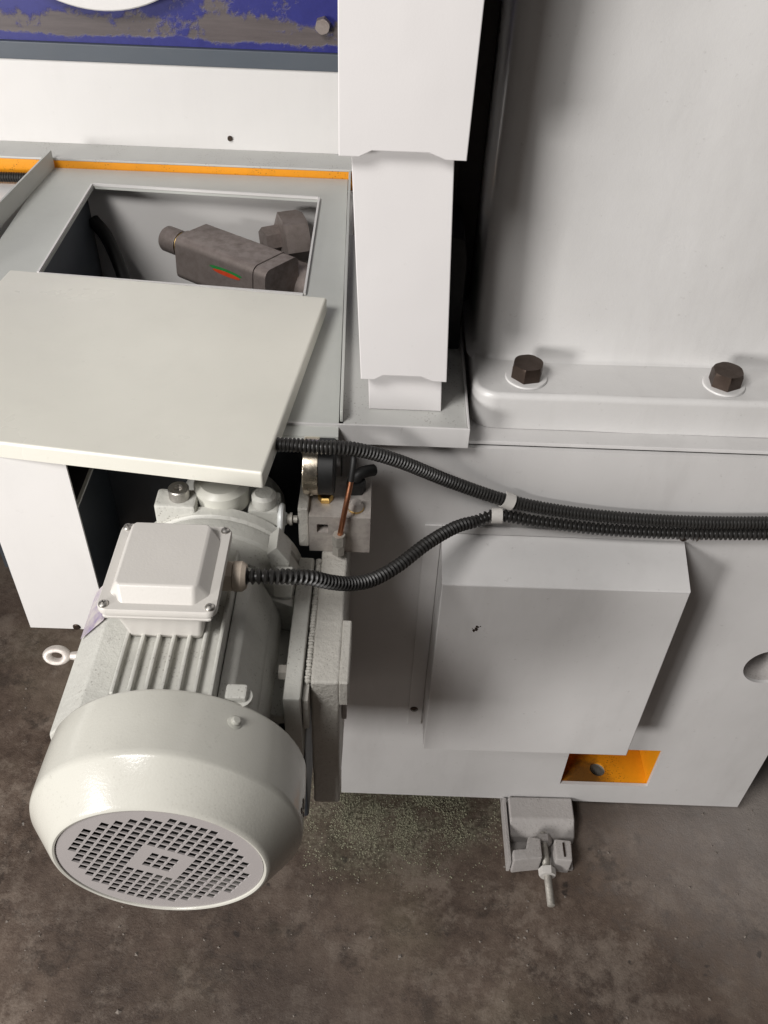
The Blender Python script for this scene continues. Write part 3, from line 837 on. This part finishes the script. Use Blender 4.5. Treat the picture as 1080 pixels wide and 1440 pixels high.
for sx in (-1, 1):
    for sy in (-1, 1):
        obj('screw', screw_pts(TX + sx * 0.0475, TY + sy * 0.0495, 0.8812), M['steel'], base_)
# cable gland
b = hexprism('X', (0, 0.600, 0.851), 0.0165, TX + 0.039, TX + 0.057, 0.1, 0.25)
lathe([(0.0120, TX + 0.056), (0.0150, TX + 0.058), (0.0150, TX + 0.066), (0.0120, TX + 0.070), (0.009, TX + 0.070)], 'X', (0, 0.600, 0.851), 24, into=b)
obj('cable_gland', b, M['gasket'], mo, smooth=30)

# ------------------------------------------------------------------ pump behind the motor
pu = thing('hydraulic_pump', (MX, 0.78, 0.60), 'grey pump bell housing with socket bolt half hidden under the lid', 'pump')
b = lathe([(0, 0.7185), (0.096, 0.7185), (0.099, 0.722), (0.099, 0.735), (0.088, 0.740), (0.068, 0.76), (0.066, 0.850), (0, 0.852)], 'Y', (MX, 0, MZ), 64)
obj('bell_housing', b, M['motorcast'], pu)
b = box((-0.242, 0.7245, 0.770), (-0.196, 0.755, 0.8250), 0.004); obj('mounting_ear', jitter(b, .0006, 30), M['motorcast'], pu)
b = lathe([(0.0048, 0.0128 - 0.006), (0.0052, 0.0128), (0.0105, 0.0128), (0.0115, 0.0118), (0.0115, 0.0), (0, 0.0)], 'Z', (-0.2155, 0.741, 0.8252), 28)
hexprism('Z', (-0.2155, 0.741, 0.8252), 0.0050, 0.0005, 0.0068, 0.1, 0, into=b)
obj('socket_bolt', b, M['steel'], pu)
b = lathe([(0, 0.0), (0.031, 0.0), (0.031, 0.022), (0.024, 0.027), (0, 0.027)], 'Z', (-0.172, 0.762, 0.806), 36); obj('filler_boss', b, M['motor'], pu)
b = lathe([(0, 0), (0.014, 0), (0.014, 0.012), (0.010, 0.016), (0, 0.016)], 'Z', (-0.124, 0.754, 0.808), 20); obj('plug', b, M['motorcast'], pu)
b = box((-0.142, 0.7405, 0.782), (-0.107, 0.775, 0.8078), 0.004); obj('mounting_ear', b, M['motorcast'], pu)

# ------------------------------------------------------------------ mounting bracket between motor and panel
br = thing('mounting_bracket', (-0.043, 0.69, 0.50), 'rough painted thick steel bracket plate carrying the motor foot', 'bracket')
b = box((-0.0590, 0.5550, 0.506), (-0.0285, 0.8360, 0.7450), 0.0035, 3)
bmesh.ops.subdivide_edges(b, edges=[e for e in b.edges if e.calc_length() > 0.1], cuts=20, use_grid_fill=True)
obj('bracket_plate', jitter(b, 0.0009, 35), M['rough'], br, smooth=50)
b = box((-0.0280, 0.590, 0.630), (-0.0225, 0.6390, 0.7055), 0.0008, 1); obj('edge_bar', jitter(b, 0.0006, 40), M['foot'], br)
b = box((-0.0292, 0.5556, 0.706), (-0.0195, 0.6400, 0.7444), 0.0012, 1); obj('edge_bar', jitter(b, 0.0006, 40), M['rough'], br)
b = NB()
for k in range(44):
    y = 0.558 + k * 0.0040
    lathe([(0, -0.0032), (0.0024, -0.0018), (0.0036, 0), (0.0024, 0.0018), (0, 0.0032)], 'Y', (-0.0615 + random.gauss(0, .0003), y, 0.7425 + random.gauss(0, .0004)), 10, into=b)
obj('weld_bead', jitter(b, 0.0006, 200), M['rough'], br, smooth=60)
b = box((-0.0656, 0.536, 0.690), (-0.0595, 0.735, 0.7400), 0.001); obj('spacer', b, M['rough'], br)

# ------------------------------------------------------------------ manifold block, gauge, knob, pipe
YM = 0.742
mf = thing('manifold_block', (-0.04, YM + 0.03, 0.7460), 'small square ground steel manifold block on top of the bracket', 'manifold')
b = plate([(-0.0735, 0.7460), (-0.0035, 0.7460), (-0.0035, 0.8005), (-0.0735, 0.8005)], [rrect(-0.0645, 0.7760, -0.0515, 0.7890, 0.001, 1)], 0.030, T((0, YM + 0.015, 0)) @ rotx(R(90)))
obj('block', b, M['manifold'], mf, smooth=30)
b = box((-0.0735, YM + 0.0302, 0.7460), (-0.0035, YM + 0.072, 0.8005), 0.001); obj('rear_block', b, M['manifold'], mf)
b = lathe([(0, YM + 0.020), (0.0050, YM + 0.020), (0.0050, YM + 0.010), (0.0030, YM + 0.008), (0.0030, YM + 0.014)], 'Y', (-0.058, 0, 0.782), 18); obj('port_plug', b, M['steel'], mf)
b = box((-0.0862, YM + 0.004, 0.7475), (-0.0740, YM + 0.060, 0.8075), 0.0025); obj('end_plate', jitter(b, .0008, 40), M['rough'], mf)
# relief screw with white knob
kn = thing('adjusting_knob', (-0.101, YM + 0.008, 0.768), 'white round plastic adjusting knob on the left of the manifold', 'knob')
b = lathe([(0.0, -0.1090), (0.0145, -0.1085), (0.0175, -0.1065), (0.0180, -0.1040), (0.0165, -0.1020), (0.008, -0.1010), (0.007, -0.0990), (0, -0.0990)], 'X', (0, YM + 0.006, 0.790), 36); obj('knob_cap', b, M['knob'], kn)
b = lathe([(0.006, -0.0988), (0.006, -0.0955), (0.0075, -0.0952), (0.0075, -0.0925), (0.0045, -0.0922), (0.0045, -0.0866)], 'X', (0, YM + 0.006, 0.790), 24); obj('stem', b, M['dullsteel'], kn)
# gauge
ga = thing('pressure_gauge', (-0.062, YM + 0.042, 0.8006), 'round pressure gauge seen edge on with bright bezel and black case', 'gauge')
gc_ = (0, YM + 0.042, 0.8400)
b = lathe([(0.0290, -0.0805), (0.0320, -0.0805), (0.0330, -0.0790), (0.0330, -0.0640), (0.0320, -0.0632), (0.0290, -0.0632)], 'X', gc_, 56); obj('bezel', b, M['chrome'], ga)
b = lathe([(0, -0.0630), (0.0325, -0.0630), (0.0325, -0.0470), (0.0305, -0.0455), (0, -0.0455)], 'X', gc_, 56); obj('case', b, M['blackrub'], ga)
b = lathe([(0, -0.0785), (0.0288, -0.0785), (0.0288, -0.0770), (0, -0.0770)], 'X', gc_, 40); obj('dial', b, M['knob'], ga)
b = lathe([(0, 0), (0.0090, 0), (0.0090, 0.005), (0.0070, 0.0065), (0, 0.0065)], 'Z', (-0.0560, YM + 0.030, 0.8007), 6); obj('brass_nut', b, M['brass'], ga, smooth=20)
b = lathe([(0.0030, -0.0785), (0.0030, -0.0802), (0, -0.0806)], 'Z', (0, 0, 0), 10, mtx=T((-0.0715, YM + 0.0150, 0.8215)) @ rotx(R(90)) @ T((0, 0, 0.0785)) ); obj('bezel_screw', b, M['steel'], ga)
# copper pipe with nuts
cp = thing('copper_pipe', (-0.037, YM - 0.008, 0.760), 'thin copper pipe rising from a hex nut on the manifold', 'pipe')
b = tube([(-0.0380, YM - 0.0110, 0.780), (-0.0350, YM - 0.0095, 0.800), (-0.0305, YM - 0.002, 0.826), (-0.0265, YM + 0.010, 0.846)], 0.0032, 0.003, 12); obj('pipe', b, M['copper'], cp)
b = tube([(-0.0265, YM + 0.0101, 0.8462), (-0.0245, YM + 0.018, 0.862), (-0.0240, YM + 0.026, 0.872), (-0.025, YM + 0.032, 0.879)], 0.0034, 0.003, 12); obj('sleeve', b, M['blackrub'], cp)
b = hexprism('Z', (-0.0385, YM - 0.0112, 0), 0.0078, 0.7700, 0.7850, 0.1, 0.2); obj('nut', b, M['dullsteel'], cp, smooth=25)
b = hexprism('Z', (-0.0390, YM - 0.0112, 0), 0.0076, 0.7555, 0.7690, 0.1, 0.5)
box((-0.044, YM - 0.0112, 0.757), (-0.034, YM - 0.0005, 0.768), 0.001, into=b); obj('elbow', b, M['dullsteel'], cp, smooth=25)
# dark fittings behind
ft = thing('hydraulic_fitting', (-0.022, YM + 0.05, 0.8006), 'dark hydraulic fitting on top of the manifold behind the copper pipe', 'fitting')
b = hexprism('Z', (-0.0215, YM + 0.048, 0.8006), 0.0115, 0.0002, 0.015, 0.1, 0.1); obj('hex_base', b, M['blackrub'], ft, smooth=25)
b = tube([(-0.0215, YM + 0.048, 0.816), (-0.020, YM + 0.050, 0.822), (-0.010, YM + 0.056, 0.823), (-0.002, YM + 0.062, 0.820)], 0.007, 0.003, 14); obj('elbow', b, M['blackrub'], ft)
b = lathe([(0.0085, 0), (0.009, 0.004), (0.006, 0.010), (0, 0.011)], 'Z', (-0.0205, YM + 0.016, 0.8008), 18); obj('plug', b, M['manifold'], ft)
b = lathe([(0.0092, 0), (0.0094, 0.0015), (0.0086, 0.002)], 'Z', (-0.0205, YM + 0.016, 0.8007), 18); obj('brass_ring', b, M['brass'], ft)

# ------------------------------------------------------------------ conduits on the panel
H1 = [(-0.26, 0.80, 0.850), (-0.18, 0.785, 0.860), (-0.109, 0.765, 0.8840), (-0.060, 0.760, 0.8870), (-0.022, 0.768, 0.8790), (0.026, 0.787, 0.8490), (0.091, 0.812, 0.7990), (0.162, 0.8225, 0.7635), (0.241, 0.8240, 0.7465), (0.332, 0.8240, 0.7385), (0.422, 0.8240, 0.7375), (0.53, 0.8240, 0.7425), (0.75, 0.824, 0.752)]
b = tube(H1, 0.0082, ribs=(0.0044, 0.0020), n=18)
tag(obj('corrugated_conduit', b, M['rubber'], None), 'upper black corrugated conduit running from under the lid along the panel', 'conduit')
H2 = [(-0.1222, 0.600, 0.851), (-0.1060, 0.6010, 0.8510), (-0.0850, 0.6080, 0.8445), (-0.0620, 0.6200, 0.8310), (-0.0420, 0.6360, 0.8080), (-0.0210, 0.6570, 0.7840), (0.0020, 0.6820, 0.7650), (0.0300, 0.7150, 0.7540), (0.0640, 0.7580, 0.7480), (0.1000, 0.7980, 0.7380), (0.1280, 0.8180, 0.7310), (0.155, 0.8245, 0.7365), (0.209, 0.8245, 0.7275), (0.291, 0.8245, 0.7185), (0.391, 0.8245, 0.7165), (0.53, 0.8245, 0.7220), (0.75, 0.8245, 0.731)]
b = tube(H2, 0.0082, ribs=(0.0060, 0.0031), n=18)
tag(obj('corrugated_conduit', b, M['rubber'], None), 'lower black corrugated conduit looping from the motor terminal box to the panel', 'conduit')
def clip(c, r, ang, name_label):
    """a saddle strap over the conduit"""
    b = NB(); n = 18; wd = 0.0068; rows = []
    for k in range(n + 1):
        a = PI * (-0.12 + 1.24 * k / n)
        u, v = r * math.cos(a), -r * math.sin(a)      # v: towards -Y
        rows.append((u, v))
    for rr in (0,):
        vo = [[b.verts.new((sx * wd, v * s, u * s)) for s, sx in ((1, -1), (1, 1), (1.0 + 0.0013 / r, 1), (1.0 + 0.0013 / r, -1))] for u, v in rows]
        for A, B in zip(vo, vo[1:]):
            for k in range(4): b.faces.new((A[k], A[(k + 1) % 4], B[(k + 1) % 4], B[k]))
        b.faces.new(vo[0]); b.faces.new(vo[-1])
    bmesh.ops.recalc_face_normals(b, faces=b.faces)
    bmesh.ops.transform(b, matrix=T(c) @ roty(R(ang)), verts=b.verts)
    return b
c1 = thing('conduit_clip', (0.163, 0.836, 0.763), 'white clip strap on the upper conduit', 'clip', 'conduit clips on the panel')
obj('strap', clip((0.1630, 0.8226, 0.7632), 0.0092, 24, ''), M['clip'], c1)
b = box((0.1585, 0.8330, 0.742), (0.1665, YF - 0.0002, 0.757), 0.0005); obj('tab', b, M['clip'], c1)
c2 = thing('conduit_clip', (0.152, 0.836, 0.736), 'white clip strap on the lower conduit', 'clip', 'conduit clips on the panel')
obj('strap', clip((0.1530, 0.8246, 0.7362), 0.0089, -2, ''), M['clip'], c2)
b = box((0.1500, 0.8332, 0.7455), (0.1580, YF - 0.0002, 0.7535), 0.0005); obj('tab', b, M['clip'], c2)
b = tube([(0.425, 0.8365, 0.712), (0.421, 0.8362, 0.700), (0.418, 0.8362, 0.692)], 0.0008, 0.003, 6)
tag(obj('wire_end', b, M['bolt'], None), 'thin dark wire end hanging below the conduits beside the box cover', 'wire')

# ------------------------------------------------------------------ levelling foot
lf = thing('levelling_foot', (0.305, 0.79, 0.0), 'grey cast levelling wedge foot with adjusting bolt under the machine', 'levelling foot')
b = box((0.2490, 0.724, 0.0005), (0.3640, 0.910, 0.010), 0.002); obj('base_plate', jitter(b, .0005, 30), M['foot'], lf)
b = prism([(0.773, 0.0102), (0.910, 0.0102), (0.910, 0.0355), (0.823, 0.0355), (0.800, 0.0470), (0.773, 0.0300)], 'X', 0.2560, 0.3700)
b.free()
b = prism([(0.768, 0.0102), (0.835, 0.0102), (0.835, 0.0490), (0.794, 0.0490), (0.770, 0.0300)], 'X', 0.2560, 0.3690, 0.003, seg=3); obj('wedge_block', jitter(b, 0.0008, 50), M['foot'], lf)
b = box((0.2470, 0.716, 0.0102), (0.2525, 0.835, 0.044), 0.001); obj('side_rib', b, M['foot'], lf)
b = prism([(0.2540, 0.712), (0.2760, 0.716), (0.3030, 0.719), (0.3040, 0.754), (0.2830, 0.758), (0.2770, 0.735), (0.2540, 0.732)], 'Z', 0.0102, 0.0560, 0.003, seg=2); obj('lug', jitter(b, .0007, 40), M['foot'], lf)
b = prism([(0.3260, 0.717), (0.3530, 0.715), (0.3560, 0.752), (0.3270, 0.754)], 'Z', 0.0102, 0.0560, 0.003, seg=2); obj('lug', jitter(b, .0007, 40), M['foot'], lf)
b = box((0.3395, 0.722, 0.0550), (0.3430, 0.747, 0.0573), 0.0005); obj('slot', b, M['bolt'], lf)
prof = []
for k in range(60):
    y = 0.650 + k * 0.0022; prof += [(0.0058, y), (0.0066, y + 0.0011)]
b = lathe([(0, 0.6495)] + prof + [(0, 0.783)], 'Y', (0.3135, 0, 0.0300), 16); obj('threaded_rod', b, M['dullsteel'], lf, smooth=60)
b = hexprism('Y', (0.3135, 0, 0.0300), 0.0145, 0.713, 0.700, 0.1, 0.2); obj('nut', b, M['clip'], lf, smooth=25)
b = hexprism('Y', (0.3135, 0, 0.0300), 0.0145, 0.7695, 0.757, 0.1, 0.1); obj('nut', b, M['foot'], lf, smooth=25)

# ------------------------------------------------------------------ grit and pebbles on the floor
def scatter(n, fx, rmin, rmax, mat, name, label, cat):
    verts = []; faces = []
    for _ in range(n):
        x, y = fx()
        r = rmin * (rmax / rmin) ** (random.random() ** 2.2)
        base = len(verts)
        a0 = random.random() * 6.28
        for k in range(4):
            a = a0 + k * PI / 2 + random.uniform(-.4, .4); q = r * random.uniform(0.6, 1.1)
            verts.append((x + q * math.cos(a), y + q * math.sin(a), 0.0002))
        verts.append((x + random.uniform(-.3, .3) * r, y + random.uniform(-.3, .3) * r, r * random.uniform(0.5, 1.1)))
        for k in range(4): faces.append((base + k, base + (k + 1) % 4, base + 4))
    me = bpy.data.meshes.new(name); me.from_pydata(verts, [], faces); me.materials.append(mat)
    o = bpy.data.objects.new(name, me); COL.objects.link(o)
    tag(o, label, cat, kind='stuff')
def near():
    while True:
        x = random.uniform(-0.10, 0.26); y = random.uniform(0.66, 0.90)
        if noise.noise(Vector((x * 22, y * 22, 3.1))) < -0.05 and random.random() < 0.8: continue
        if random.random() < math.exp(-((x - 0.05) / 0.13) ** 2 - ((y - 0.83) / 0.075) ** 2): return x, y
scatter(9000, near, 0.0006, 0.0022, M['grit'], 'metal_grit', 'fine pale green grinding grit spilled on the floor by the panel edge', 'grit')
scatter(18, lambda: (random.uniform(-0.75, 0.8), random.uniform(0.40, 0.85)), 0.0025, 0.006, M['pebble'], 'loose_stones', 'a few loose dirt coloured stones lying on the floor', 'stones')
scatter(1500, lambda: (random.uniform(-0.9, 1.1), random.uniform(0.30, 1.1)), 0.0006, 0.0038, M['pebble'], 'floor_debris', 'small scattered crumbs of concrete and dirt on the floor', 'debris')
